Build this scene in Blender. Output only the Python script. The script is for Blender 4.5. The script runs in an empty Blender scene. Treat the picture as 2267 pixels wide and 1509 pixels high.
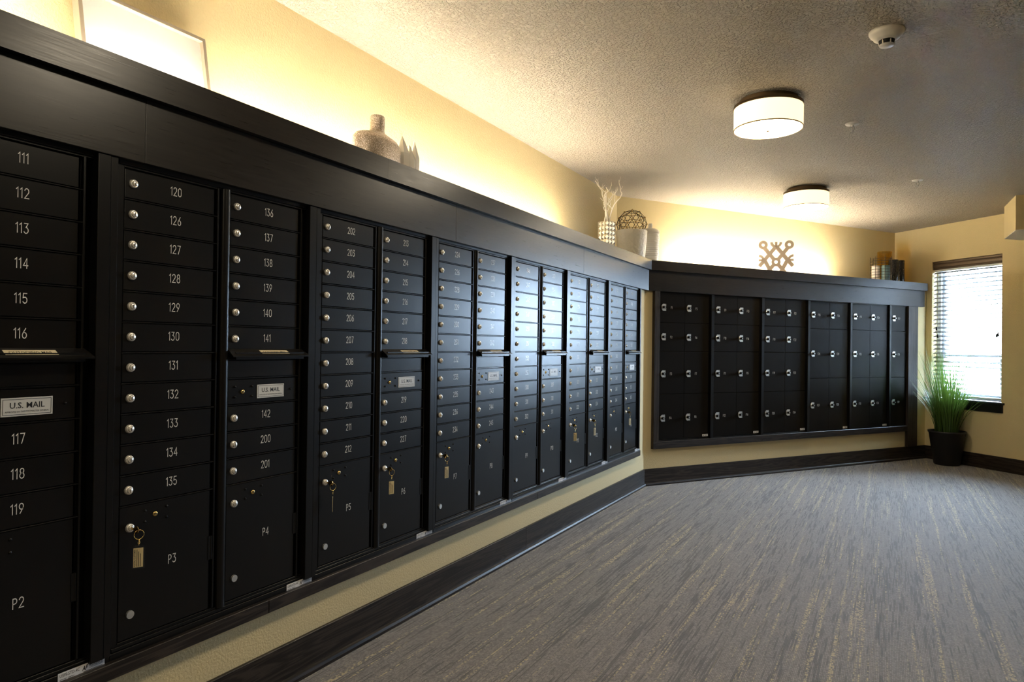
import bpy, bmesh, math, random
from mathutils import Matrix, Vector
random.seed(7)
SC = bpy.context.scene
COL = SC.collection
R = math.radians

# ------------------------------------------------------------------ camera
cam_data = bpy.data.cameras.new('camera')
cam = bpy.data.objects.new('camera', cam_data)
COL.objects.link(cam)
cam_data.sensor_width = 36.0
cam_data.lens = 36.0 * 1539.78 / 2267.0
cam_data.clip_start = 0.05
YAW, PITCH, ROLL = R(28.356), R(0.397), R(0.736)
fw = Vector((-math.sin(YAW) * math.cos(PITCH), math.cos(YAW) * math.cos(PITCH), math.sin(PITCH)))
rt = Vector((math.cos(YAW), math.sin(YAW), 0))
up = rt.cross(fw)
rr = math.cos(ROLL) * rt + math.sin(ROLL) * up
uu = -math.sin(ROLL) * rt + math.cos(ROLL) * up
mw = Matrix.Identity(4)
for i in range(3):
    mw[i][0], mw[i][1], mw[i][2] = rr[i], uu[i], -fw[i]
mw.translation = (1.9328, 0.0, 1.258)
cam.matrix_world = mw
SC.camera = cam

# ------------------------------------------------------------------ world, exposure
world = bpy.data.worlds.new('overcast_sky')
SC.world = world
world.use_nodes = True
bg = world.node_tree.nodes['Background']
bg.inputs[0].default_value = (0.58, 0.74, 1.0, 1)
SKY = 165.0
bg.inputs[1].default_value = SKY
SC.view_settings.view_transform = 'Standard'
SC.view_settings.look = 'None'
SC.view_settings.gamma = 1.0
SC.view_settings.use_curve_mapping = False
SC.view_settings.exposure = 0.0
STRIP_E = 150.0      # cove light strips on the long ledge
STRIP_B = 290.0      # cove light strip on the back ledge
SHADE_E = 1.9       # drum lamp shades
DIFF_E = 50.0       # frosted underside of the drum lamps
SC.cycles.max_bounces = 10
SC.cycles.diffuse_bounces = 5
SC.cycles.glossy_bounces = 4
SC.cycles.transparent_max_bounces = 12
SC.cycles.sample_clamp_indirect = 0.0
SC.cycles.caustics_reflective = False
SC.cycles.caustics_refractive = False

# ------------------------------------------------------------------ materials
def newmat(name):
    m = bpy.data.materials.new(name)
    m.use_nodes = True
    return m, m.node_tree.nodes, m.node_tree.links, m.node_tree.nodes['Principled BSDF']

def simple(name, col, rough=0.5, metal=0.0, spec=0.5, bump=None, coat=0.0):
    m, N, L, b = newmat(name)
    b.inputs['Base Color'].default_value = (*col, 1)
    b.inputs['Roughness'].default_value = rough
    b.inputs['Metallic'].default_value = metal
    b.inputs['Specular IOR Level'].default_value = spec
    b.inputs['Coat Weight'].default_value = coat
    if bump:
        sc, st, dist = bump
        tc = N.new('ShaderNodeTexCoord'); nz = N.new('ShaderNodeTexNoise'); bp = N.new('ShaderNodeBump')
        nz.inputs['Scale'].default_value = sc; nz.inputs['Detail'].default_value = 3
        bp.inputs['Strength'].default_value = st; bp.inputs['Distance'].default_value = dist
        L.new(tc.outputs['Object'], nz.inputs['Vector']); L.new(nz.outputs[0], bp.inputs['Height'])
        L.new(bp.outputs[0], b.inputs['Normal'])
    return m

def emit(name, col, strength):
    m, N, L, b = newmat(name)
    b.inputs['Base Color'].default_value = (0.8, 0.8, 0.8, 1)
    b.inputs['Emission Color'].default_value = (*col, 1)
    b.inputs['Emission Strength'].default_value = strength
    return m

def math_node(N, L, op, a, bval=None, clamp=False):
    n = N.new('ShaderNodeMath'); n.operation = op; n.use_clamp = clamp
    for i, v in enumerate((a, bval)):
        if v is None: continue
        if isinstance(v, (int, float)): n.inputs[i].default_value = v
        else: L.new(v, n.inputs[i])
    return n.outputs[0]

def wall_material(name, col, scale, strength, dist, rough=0.75):
    m, N, L, b = newmat(name)
    b.inputs['Base Color'].default_value = (*col, 1)
    b.inputs['Roughness'].default_value = rough
    b.inputs['Specular IOR Level'].default_value = 0.3
    tc = N.new('ShaderNodeTexCoord')
    a = N.new('ShaderNodeTexNoise'); a.inputs['Scale'].default_value = scale; a.inputs['Detail'].default_value = 2.5
    ramp = N.new('ShaderNodeMapRange'); ramp.inputs[1].default_value = 0.42; ramp.inputs[2].default_value = 0.62
    ramp.interpolation_type = 'SMOOTHSTEP'
    bp = N.new('ShaderNodeBump'); bp.inputs['Strength'].default_value = strength; bp.inputs['Distance'].default_value = dist
    L.new(tc.outputs['Object'], a.inputs['Vector']); L.new(a.outputs[0], ramp.inputs[0])
    L.new(ramp.outputs[0], bp.inputs['Height']); L.new(bp.outputs[0], b.inputs['Normal'])
    return m

def wood_material(name, axis, dark, light, rough=0.36, gscale=1.0, spec=0.36):
    """stained wood, grain running along axis (0 x, 1 y, 2 z)"""
    m, N, L, b = newmat(name)
    tc = N.new('ShaderNodeTexCoord'); mp = N.new('ShaderNodeMapping')
    oi = N.new('ShaderNodeObjectInfo')
    off = N.new('ShaderNodeVectorMath'); off.operation = 'ADD'
    rnd = N.new('ShaderNodeCombineXYZ')
    r1 = math_node(N, L, 'MULTIPLY', oi.outputs['Random'], 37.0)
    for k in range(3): L.new(r1, rnd.inputs[k])
    L.new(tc.outputs['Object'], off.inputs[0]); L.new(rnd.outputs[0], off.inputs[1])
    s = [22.0 * gscale, 22.0 * gscale, 22.0 * gscale]; s[axis] = 1.1 * gscale
    mp.inputs['Scale'].default_value = s
    L.new(off.outputs[0], mp.inputs['Vector'])
    n1 = N.new('ShaderNodeTexNoise'); n1.inputs['Scale'].default_value = 1.0; n1.inputs['Detail'].default_value = 4
    n1.inputs['Distortion'].default_value = 1.2
    L.new(mp.outputs[0], n1.inputs['Vector'])
    rings = math_node(N, L, 'SINE', math_node(N, L, 'MULTIPLY', n1.outputs[0], 38.0))
    rings = math_node(N, L, 'ADD', math_node(N, L, 'MULTIPLY', rings, 0.5), 0.5)
    mp2 = N.new('ShaderNodeMapping'); s2 = [420.0, 420.0, 420.0]; s2[axis] = 9.0
    mp2.inputs['Scale'].default_value = s2
    L.new(off.outputs[0], mp2.inputs['Vector'])
    n2 = N.new('ShaderNodeTexNoise'); n2.inputs['Scale'].default_value = 1.0; n2.inputs['Detail'].default_value = 2
    L.new(mp2.outputs[0], n2.inputs['Vector'])
    mix = math_node(N, L, 'ADD', math_node(N, L, 'MULTIPLY', rings, 0.55), math_node(N, L, 'MULTIPLY', n2.outputs[0], 0.45))
    cr = N.new('ShaderNodeValToRGB')
    cr.color_ramp.elements[0].position = 0.15; cr.color_ramp.elements[0].color = (*dark, 1)
    cr.color_ramp.elements[1].position = 0.9; cr.color_ramp.elements[1].color = (*light, 1)
    L.new(mix, cr.inputs[0]); L.new(cr.outputs[0], b.inputs['Base Color'])
    rg = N.new('ShaderNodeMapRange'); rg.inputs[3].default_value = rough - 0.06; rg.inputs[4].default_value = rough + 0.10
    L.new(n2.outputs[0], rg.inputs[0]); L.new(rg.outputs[0], b.inputs['Roughness'])
    bp = N.new('ShaderNodeBump'); b.inputs['Specular IOR Level'].default_value = spec
    bp.inputs['Strength'].default_value = 0.06; bp.inputs['Distance'].default_value = 0.0006
    L.new(mix, bp.inputs['Height']); L.new(bp.outputs[0], b.inputs['Normal'])
    return m

def carpet_material():
    m, N, L, b = newmat('striated_loop_carpet')
    tc = N.new('ShaderNodeTexCoord'); sp = N.new('ShaderNodeSeparateXYZ')
    L.new(tc.outputs['Object'], sp.inputs[0])
    X, Y = sp.outputs[0], sp.outputs[1]
    def dashes(lines, seed, yscale, wob=0.0):
        row = math_node(N, L, 'FLOOR', math_node(N, L, 'MULTIPLY', X, lines))
        wn = N.new('ShaderNodeTexWhiteNoise'); wn.noise_dimensions = '1D'
        L.new(math_node(N, L, 'ADD', row, seed), wn.inputs['W'])
        yy = math_node(N, L, 'ADD', math_node(N, L, 'MULTIPLY', Y, yscale), math_node(N, L, 'MULTIPLY', wn.outputs[0], 311.0))
        nz = N.new('ShaderNodeTexNoise'); nz.noise_dimensions = '1D'; nz.inputs['Scale'].default_value = 1.0; nz.inputs['Detail'].default_value = 1.0
        L.new(yy, nz.inputs['W'])
        return nz.outputs[0]
    def clumps(xs, ys, seed):
        cb = N.new('ShaderNodeCombineXYZ')
        L.new(math_node(N, L, 'MULTIPLY', X, xs), cb.inputs[0]); L.new(math_node(N, L, 'MULTIPLY', Y, ys), cb.inputs[1])
        cb.inputs[2].default_value = seed
        nz = N.new('ShaderNodeTexNoise'); nz.inputs['Scale'].default_value = 1.0; nz.inputs['Detail'].default_value = 1.5
        L.new(cb.outputs[0], nz.inputs['Vector'])
        return nz.outputs[0]
    def band(v, lo, hi):
        mr = N.new('ShaderNodeMapRange'); mr.inputs[1].default_value = lo; mr.inputs[2].default_value = hi
        L.new(v, mr.inputs[0]); return mr.outputs[0]
    lp = N.new('ShaderNodeCombineXYZ')
    L.new(math_node(N, L, 'FLOOR', math_node(N, L, 'MULTIPLY', X, 165)), lp.inputs[0])
    L.new(math_node(N, L, 'FLOOR', math_node(N, L, 'MULTIPLY', Y, 120)), lp.inputs[1])
    lw = N.new('ShaderNodeTexWhiteNoise'); lw.noise_dimensions = '2D'; L.new(lp.outputs[0], lw.inputs['Vector'])
    loop = lw.outputs[0]                                   # one value per yarn loop
    fleck = N.new('ShaderNodeTexNoise'); fleck.inputs['Scale'].default_value = 240; fleck.inputs['Detail'].default_value = 2
    L.new(tc.outputs['Object'], fleck.inputs['Vector'])
    flk = band(fleck.outputs[0], 0.35, 0.65)
    dk = math_node(N, L, 'ADD', dashes(165, 11.3, 3.4), math_node(N, L, 'MULTIPLY', clumps(16, .55, 3.0), 0.9))
    dark = math_node(N, L, 'MULTIPLY', band(dk, 1.03, 1.10), math_node(N, L, 'ADD', math_node(N, L, 'MULTIPLY', loop, 0.5), 0.42))
    gd = math_node(N, L, 'ADD', math_node(N, L, 'MULTIPLY', dashes(165, 91.7, 1.3), 0.55), math_node(N, L, 'MULTIPLY', clumps(26, .35, 9.0), 1.0))
    goldband = band(gd, 0.86, 0.95)
    gold = math_node(N, L, 'MULTIPLY', goldband, band(loop, 0.40, 0.75))
    d3 = dashes(165, 57.1, 2.0)
    def mixc(fac, a, bcol):
        mx = N.new('ShaderNodeMix'); mx.data_type = 'RGBA'
        L.new(fac, mx.inputs[0])
        if isinstance(a, tuple): mx.inputs[6].default_value = (*a, 1)
        else: L.new(a, mx.inputs[6])
        if isinstance(bcol, tuple): mx.inputs[7].default_value = (*bcol, 1)
        else: L.new(bcol, mx.inputs[7])
        return mx.outputs[2]
    base = mixc(band(d3, 0.25, 0.75), (0.150, 0.134, 0.126), (0.225, 0.203, 0.190))
    base = mixc(math_node(N, L, 'MULTIPLY', band(loop, 0.55, 1.0), 0.6), base, (0.31, 0.278, 0.258))
    base = mixc(math_node(N, L, 'MULTIPLY', band(loop, 0.45, 0.0), 0.55), base, (0.10, 0.090, 0.085))
    c = mixc(dark, base, (0.060, 0.054, 0.052))
    c = mixc(gold, c, (0.50, 0.41, 0.24))
    L.new(c, b.inputs['Base Color'])
    b.inputs['Roughness'].default_value = 0.8
    b.inputs['Specular IOR Level'].default_value = 0.5
    b.inputs['Sheen Weight'].default_value = 0.25
    rib = math_node(N, L, 'SINE', math_node(N, L, 'MULTIPLY', X, 2 * math.pi * 165))
    h = math_node(N, L, 'ADD', math_node(N, L, 'MULTIPLY', rib, 0.25), fleck.outputs[0])
    bp = N.new('ShaderNodeBump'); bp.inputs['Strength'].default_value = 0.6; bp.inputs['Distance'].default_value = 0.004
    L.new(h, bp.inputs['Height']); L.new(bp.outputs[0], b.inputs['Normal'])
    return m

def speckle_material(name, a, bcol, scale, rough, metal, lo=0.5, hi=0.6):
    m, N, L, b = newmat(name)
    tc = N.new('ShaderNodeTexCoord'); nz = N.new('ShaderNodeTexNoise'); nz.inputs['Scale'].default_value = scale; nz.inputs['Detail'].default_value = 2
    mr = N.new('ShaderNodeMapRange'); mr.inputs[1].default_value = lo; mr.inputs[2].default_value = hi
    mx = N.new('ShaderNodeMix'); mx.data_type = 'RGBA'; mx.inputs[6].default_value = (*a, 1); mx.inputs[7].default_value = (*bcol, 1)
    L.new(tc.outputs['Object'], nz.inputs['Vector']); L.new(nz.outputs[0], mr.inputs[0]); L.new(mr.outputs[0], mx.inputs[0])
    L.new(mx.outputs[2], b.inputs['Base Color'])
    b.inputs['Roughness'].default_value = rough; b.inputs['Metallic'].default_value = metal
    bp = N.new('ShaderNodeBump'); bp.inputs['Strength'].default_value = 0.5; bp.inputs['Distance'].default_value = 0.002
    L.new(nz.outputs[0], bp.inputs['Height']); L.new(bp.outputs[0], b.inputs['Normal'])
    return m

def clear_material(name, tint, reflect_rough=0.03):
    """thin clear sheet: transmits straight through, mirrors by Fresnel"""
    m = bpy.data.materials.new(name); m.use_nodes = True
    N, L = m.node_tree.nodes, m.node_tree.links
    N.remove(N['Principled BSDF'])
    out = N['Material Output']
    t = N.new('ShaderNodeBsdfTransparent'); t.inputs[0].default_value = (*tint, 1)
    g = N.new('ShaderNodeBsdfGlossy'); g.inputs['Roughness'].default_value = reflect_rough
    fr = N.new('ShaderNodeLayerWeight'); fr.inputs[0].default_value = 0.5
    fac = math_node(N, L, 'ADD', math_node(N, L, 'MULTIPLY', math_node(N, L, 'POWER', fr.outputs['Facing'], 4.0), 0.55), 0.035)
    mx = N.new('ShaderNodeMixShader')
    L.new(fac, mx.inputs[0]); L.new(t.outputs[0], mx.inputs[1]); L.new(g.outputs[0], mx.inputs[2])
    L.new(mx.outputs[0], out.inputs[0])
    return m

def translucent_material(name, col, trans=0.5):
    m = bpy.data.materials.new(name); m.use_nodes = True
    N, L = m.node_tree.nodes, m.node_tree.links
    b = N['Principled BSDF']; out = N['Material Output']
    b.inputs['Base Color'].default_value = (*col, 1); b.inputs['Roughness'].default_value = 0.5
    t = N.new('ShaderNodeBsdfTranslucent'); t.inputs[0].default_value = (*col, 1)
    mx = N.new('ShaderNodeMixShader'); mx.inputs[0].default_value = trans
    L.new(b.outputs[0], mx.inputs[1]); L.new(t.outputs[0], mx.inputs[2]); L.new(mx.outputs[0], out.inputs[0])
    return m

M_CARPET = carpet_material()
M_WALL = wall_material('tan_orange_peel_wall', (0.68, 0.56, 0.315), 120.0, 0.22, 0.003)
M_CEIL = wall_material('knockdown_ceiling', (0.46, 0.41, 0.33), 80.0, 1.0, 0.008, 0.6)
M_WOODY = wood_material('espresso_wood_lengthwise', 1, (0.0070, 0.0050, 0.0038), (0.048, 0.036, 0.028))
M_SATIN = wood_material('espresso_satin_veneer', 1, (0.0060, 0.0040, 0.0024), (0.012, 0.0086, 0.0054), 0.29, 1.0, 0.42)
M_WOODZ = wood_material('espresso_wood_upright', 2, (0.0070, 0.0050, 0.0038), (0.048, 0.036, 0.028))
M_BLACK = simple('black_powder_coat', (0.0040, 0.0038, 0.0036), 0.29, 0.0, 0.30, (900.0, 0.10, 0.0004))
M_BLACK2 = simple('black_trim_metal', (0.0042, 0.0040, 0.0038), 0.30, 0.0, 0.3)
M_FDOOR = simple('satin_black_locker_enamel', (0.0080, 0.0068, 0.0055), 0.27, 0.0, 0.12, (900.0, 0.15, 0.0005))
M_DARK = simple('dark_recess', (0.004, 0.004, 0.004), 0.6, 0.0, 0.3)
M_CHROME = simple('nickel', (0.92, 0.89, 0.82), 0.26, 0.6, 0.8)
M_STEEL = simple('brushed_steel', (0.80, 0.79, 0.75), 0.38, 1.0)
M_BRASS = simple('brass', (0.80, 0.58, 0.22), 0.22, 1.0)
M_NUM = simple('engraved_white_fill', (0.84, 0.82, 0.78), 0.26, 0.0, 0.8)
M_PLATE = simple('silver_placard', (0.62, 0.62, 0.60), 0.4)
M_INK = simple('black_ink', (0.012, 0.012, 0.012), 0.5)
M_CREAM = simple('cream_label', (0.70, 0.60, 0.40), 0.5)
M_WHITE = simple('white_label', (0.75, 0.75, 0.76), 0.4)
M_PAPER = simple('manila_paper', (0.86, 0.70, 0.40), 0.6)
M_ACRYLIC = clear_material('clear_acrylic', (0.93, 0.95, 0.95))
M_GLASS = clear_material('window_glass', (0.95, 0.98, 0.97), 0.01)
M_AMBER = clear_material('amber_glass', (0.99, 0.86, 0.46), 0.05)
M_VINYL = simple('white_vinyl', (0.72, 0.74, 0.75), 0.4)
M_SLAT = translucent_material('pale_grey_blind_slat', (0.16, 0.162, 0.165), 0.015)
M_BRONZE = simple('bronze_valance', (0.12, 0.085, 0.06), 0.38, 0.3)
M_SILL = simple('black_stained_sill', (0.010, 0.009, 0.009), 0.35)
M_POT = simple('matte_black_planter', (0.013, 0.013, 0.014), 0.5)
M_SOIL = simple('dark_moss', (0.03, 0.025, 0.015), 0.95, bump=(90, 0.8, 0.01))
M_PLASTIC = simple('ivory_plastic', (0.74, 0.70, 0.62), 0.4)
M_STRIP = emit('warm_cove_strip', (1.0, 0.89, 0.72), STRIP_E)
M_STRIPB = emit('warm_cove_strip_back', (1.0, 0.89, 0.72), STRIP_B)
M_SHADE = emit('lit_linen_shade', (1.0, 0.76, 0.40), SHADE_E)
M_DIFF = emit('lit_diffuser', (1.0, 0.86, 0.64), DIFF_E)
M_RING = simple('bronze_ring', (0.16, 0.11, 0.06), 0.35, 0.8)
M_MIRROR = simple('mirror_facets', (0.94, 0.88, 0.76), 0.34, 1.0)
M_CORAL = simple('bleached_branch', (0.82, 0.74, 0.60), 0.7)
M_CERAM = simple('white_textured_ceramic', (0.90, 0.87, 0.80), 0.35, bump=(38, 0.9, 0.012))
M_RIB = simple('white_ribbed_ceramic', (0.90, 0.87, 0.81), 0.28)
M_SPIKE = simple('white_glazed_ceramic', (0.80, 0.76, 0.68), 0.35)
M_IRON = simple('dark_iron', (0.05, 0.035, 0.02), 0.4, 0.7)
M_BEAD = simple('aged_brass_bead', (0.40, 0.26, 0.10), 0.3, 0.9)
M_GLIT = speckle_material('mercury_speckle', (0.36, 0.28, 0.20), (0.92, 0.82, 0.74), 330, 0.30, 0.7, 0.50, 0.60)
M_DKSP = speckle_material('black_speckled_glass', (0.008, 0.008, 0.009), (0.22, 0.19, 0.14), 130, 0.15, 0.0, 0.60, 0.68)
M_LATT = simple('taupe_painted_wood', (0.24, 0.185, 0.13), 0.5)
M_FRAMEW = simple('washed_wood_frame', (0.34, 0.28, 0.20), 0.5)
M_WAXW = simple('white_wax', (0.82, 0.72, 0.66), 0.5)
M_WAXT = simple('teal_wax', (0.13, 0.22, 0.24), 0.45)

def picture_material():
    m, N, L, b = newmat('pale_print')
    tc = N.new('ShaderNodeTexCoord'); mp = N.new('ShaderNodeMapping')
    mp.inputs['Scale'].default_value = (1, 9, 9)
    nz = N.new('ShaderNodeTexNoise'); nz.inputs['Scale'].default_value = 1.0; nz.inputs['Detail'].default_value = 5
    gr = N.new('ShaderNodeVectorMath'); gr.operation = 'DISTANCE'; gr.inputs[1].default_value = (0, 0.0, 0.12)
    L.new(tc.outputs['Object'], mp.inputs[0]); L.new(mp.outputs[0], nz.inputs['Vector']); L.new(tc.outputs['Object'], gr.inputs[0])
    fall = N.new('ShaderNodeMapRange'); fall.inputs[1].default_value = 0.03; fall.inputs[2].default_value = 0.14; fall.inputs[3].default_value = 1; fall.inputs[4].default_value = 0
    L.new(gr.outputs['Value'], fall.inputs[0])
    fac = math_node(N, L, 'MULTIPLY', fall.outputs[0], nz.outputs[0])
    mx = N.new('ShaderNodeMix'); mx.data_type = 'RGBA'; mx.inputs[6].default_value = (0.85, 0.83, 0.80, 1); mx.inputs[7].default_value = (0.30, 0.28, 0.26, 1)
    L.new(fac, mx.inputs[0]); L.new(mx.outputs[2], b.inputs['Base Color']); b.inputs['Roughness'].default_value = 0.5
    return m
M_PRINT = picture_material()

def grass_material():
    m, N, L, b = newmat('grass_blade')
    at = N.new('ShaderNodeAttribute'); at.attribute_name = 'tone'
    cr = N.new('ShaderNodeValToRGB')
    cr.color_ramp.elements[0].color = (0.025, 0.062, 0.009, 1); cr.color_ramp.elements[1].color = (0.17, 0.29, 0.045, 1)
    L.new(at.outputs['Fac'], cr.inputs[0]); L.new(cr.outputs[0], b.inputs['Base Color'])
    b.inputs['Roughness'].default_value = 0.45
    t = N.new('ShaderNodeBsdfTranslucent'); L.new(cr.outputs[0], t.inputs[0])
    mx = N.new('ShaderNodeMixShader'); mx.inputs[0].default_value = 0.2
    L.new(b.outputs[0], mx.inputs[1]); L.new(t.outputs[0], mx.inputs[2]); L.new(mx.outputs[0], N['Material Output'].inputs[0])
    return m
M_GRASS = grass_material()

# ------------------------------------------------------------------ mesh builder
class MB:
    """collects geometry in (o, s, z): o out of the wall, s along it, z up"""
    def __init__(self): self.v = []; self.f = []; self.m = []; self.sm = []
    def add(self, vs, fs, mi=0, smooth=False):
        b = len(self.v); self.v += [tuple(p) for p in vs]
        for f in fs: self.f.append(tuple(b + i for i in f)); self.m.append(mi); self.sm.append(smooth)
        return self
    def box(self, o0, o1, s0, s1, z0, z1, mi=0, ch=0.0):
        if ch <= 0:
            vs = [(o, s, z) for o in (o0, o1) for s in (s0, s1) for z in (z0, z1)]
            fs = [(0, 1, 3, 2), (4, 6, 7, 5), (0, 4, 5, 1), (2, 3, 7, 6), (0, 2, 6, 4), (1, 5, 7, 3)]
            return self.add(vs, fs, mi)
        c = ch; om = o1 - c
        vs = []
        for o, k in ((o0, 0), (om, 0), (o1, c)):
            vs += [(o, s0 + k, z0 + k), (o, s1 - k, z0 + k), (o, s1 - k, z1 - k), (o, s0 + k, z1 - k)]
        fs = [(3, 2, 1, 0), (8, 9, 10, 11)]
        for a in (0, 4):
            for i in range(4):
                j = (i + 1) % 4; fs.append((a + i, a + j, a + 4 + j, a + 4 + i))
        return self.add(vs, fs, mi)
    def prism(self, pts, z0, z1, mi=0):
        """plan polygon [(o, s)...] counter-clockwise, extruded in z"""
        n = len(pts); vs = [(p[0], p[1], z0) for p in pts] + [(p[0], p[1], z1) for p in pts]
        fs = [tuple(range(n))[::-1], tuple(range(n, 2 * n))] + [(i, (i + 1) % n, n + (i + 1) % n, n + i) for i in range(n)]
        return self.add(vs, fs, mi)
    def profile(self, pts, s0, s1, mi=0, smooth=False):
        """profile [(o, z)...] extruded along s"""
        n = len(pts); vs = [(p[0], s0, p[1]) for p in pts] + [(p[0], s1, p[1]) for p in pts]
        self.add(vs, [tuple(range(n)), tuple(range(n, 2 * n))[::-1]], mi)
        b = len(self.v) - 2 * n
        for i in range(n):
            j = (i + 1) % n; self.f.append((b + j, b + i, b + n + i, b + n + j)); self.m.append(mi); self.sm.append(smooth)
        return self
    def frustum(self, c, axis, r0, r1, h, seg=16, mi=0, caps=True):
        """from c along axis (0 o, 1 s, 2 z)"""
        a, b_ = (axis + 1) % 3, (axis + 2) % 3
        vs = []
        for k, r in ((0, r0), (h, r1)):
            for i in range(seg):
                t = 2 * math.pi * i / seg; p = [0, 0, 0]; p[axis] = c[axis] + k; p[a] = c[a] + r * math.cos(t); p[b_] = c[b_] + r * math.sin(t); vs.append(p)
        self.add(vs, [(i, (i + 1) % seg, seg + (i + 1) % seg, seg + i) for i in range(seg)], mi, True)
        if caps:
            self.add(vs[:seg], [tuple(range(seg))[::-1]], mi); self.add(vs[seg:], [tuple(range(seg))], mi)
        return self
    def lathe(self, prof, c=(0, 0, 0), seg=24, mi=0, axis=2, sx=1.0, sy=1.0, smooth=True, rfun=None):
        """prof [(r, h)...] turned about axis through c"""
        a, b_ = (axis + 1) % 3, (axis + 2) % 3; vs = []
        for r, h in prof:
            for i in range(seg):
                t = 2 * math.pi * i / seg; q = r * (rfun(t, h) if rfun else 1.0)
                p = [0, 0, 0]; p[axis] = c[axis] + h; p[a] = c[a] + q * math.cos(t) * sx; p[b_] = c[b_] + q * math.sin(t) * sy; vs.append(p)
        fs = []
        for k in range(len(prof) - 1):
            for i in range(seg):
                j = (i + 1) % seg; fs.append((k * seg + i, k * seg + j, (k + 1) * seg + j, (k + 1) * seg + i))
        return self.add(vs, fs, mi, smooth)
    def tube(self, pts, r, seg=6, mi=0, r1=None, closed=False):
        P = [Vector(p) for p in pts]; n = len(P); rings = []
        for k in range(n):
            if closed: d = (P[(k + 1) % n] - P[k - 1])
            else: d = (P[min(k + 1, n - 1)] - P[max(k - 1, 0)])
            d.normalize()
            q = Vector((0, 0, 1)) if abs(d.z) < 0.9 else Vector((1, 0, 0))
            u = d.cross(q).normalized(); w = d.cross(u)
            rad = r if r1 is None else r + (r1 - r) * k / max(1, n - 1)
            rings.append([P[k] + u * rad * math.cos(2 * math.pi * i / seg) + w * rad * math.sin(2 * math.pi * i / seg) for i in range(seg)])
        vs = [p for rg in rings for p in rg]; fs = []
        for k in range(n if closed else n - 1):
            k2 = (k + 1) % n
            for i in range(seg):
                j = (i + 1) % seg; fs.append((k * seg + i, k2 * seg + i, k2 * seg + j, k * seg + j))
        self.add(vs, fs, mi, True)
        if not closed:
            self.add(vs[:seg], [tuple(range(seg))], mi); self.add(vs[-seg:], [tuple(range(seg))[::-1]], mi)
        return self
    def ball(self, c, r, mi=0, seg=8, rings=5):
        prof = [(max(1e-5, r * math.sin(math.pi * k / rings)), -r * math.cos(math.pi * k / rings)) for k in range(rings + 1)]
        return self.lathe(prof, c, seg, mi)
    def mesh(self, me, mat, mi=0):
        return self.add([mat @ v.co for v in me.vertices], [tuple(p.vertices) for p in me.polygons], mi)
    def data(self, name, mats):
        me = bpy.data.meshes.new(name); me.from_pydata(self.v, [], self.f)
        for m in mats: me.materials.append(m)
        me.polygons.foreach_set('material_index', self.m); me.polygons.foreach_set('use_smooth', self.sm)
        bm = bmesh.new(); bm.from_mesh(me); bmesh.ops.recalc_face_normals(bm, faces=bm.faces); bm.to_mesh(me); bm.free()
        return me
    def build(self, name, mats, parent=None, **kw):
        if not isinstance(mats, (list, tuple)): mats = [mats]
        return link(name, self.data(name, mats), parent, **kw)

def link(name, me, parent=None, loc=(0, 0, 0), label=None, kind=None):
    o = bpy.data.objects.new(name, me); COL.objects.link(o)
    o.location = loc
    if parent is not None: o.parent = parent
    if label: o['label'] = label
    if kind: o['kind'] = kind
    return o

def tag(o, label, cat, group=None):
    o['label'] = label; o['category'] = cat
    if group: o['group'] = group
    return o

def thing(name, label, cat, loc=(0, 0, 0), rz=0.0, group=None):
    o = bpy.data.objects.new(name, None); COL.objects.link(o)
    o.empty_display_size = 0.05; o.location = loc; o.rotation_euler = (0, 0, rz)
    return tag(o, label, cat, group)

def structure(name, loc=(0, 0, 0), rz=0.0, label=None):
    o = bpy.data.objects.new(name, None); COL.objects.link(o)
    o.empty_display_size = 0.05; o.location = loc; o.rotation_euler = (0, 0, rz); o['kind'] = 'structure'
    if label: o['label'] = label
    return o

# ------------------------------------------------------------------ lettering
TEXT_M = Matrix(((0, 0, 1, 0), (1, 0, 0, 0), (0, 1, 0, 0), (0, 0, 0, 1)))   # text plane -> (o, s, z)
_txt = {}
def text_mesh(s, bold=0.0, shear=0.0):
    key = (s, bold, shear)
    if key not in _txt:
        cu = bpy.data.curves.new('lettering', 'FONT'); cu.body = s; cu.size = 1.0; cu.align_x = 'CENTER'; cu.align_y = 'CENTER'
        cu.offset = bold; cu.shear = shear; cu.resolution_u = 2
        ob = bpy.data.objects.new('lettering', cu); COL.objects.link(ob)
        dg = bpy.context.evaluated_depsgraph_get()
        me = bpy.data.meshes.new_from_object(ob.evaluated_get(dg))
        bpy.data.objects.remove(ob); bpy.data.curves.remove(cu)
        xs = [v.co.x for v in me.vertices]; ys = [v.co.y for v in me.vertices]
        _txt[key] = (me, min(xs), max(xs), min(ys), max(ys))
    return _txt[key]
def put_text(mb, s, o, sc, zc, w, h, mi, bold=0.0, shear=0.0, turn=0.0):
    me, x0, x1, y0, y1 = text_mesh(s, bold, shear)
    fit = Matrix.Diagonal((w / (x1 - x0), h / (y1 - y0), 1, 1)) @ Matrix.Translation((-(x0 + x1) / 2, -(y0 + y1) / 2, 0))
    mb.mesh(me, Matrix.Translation((o, sc, zc)) @ TEXT_M @ Matrix.Rotation(turn, 4, 'Z') @ fit, mi)

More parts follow.
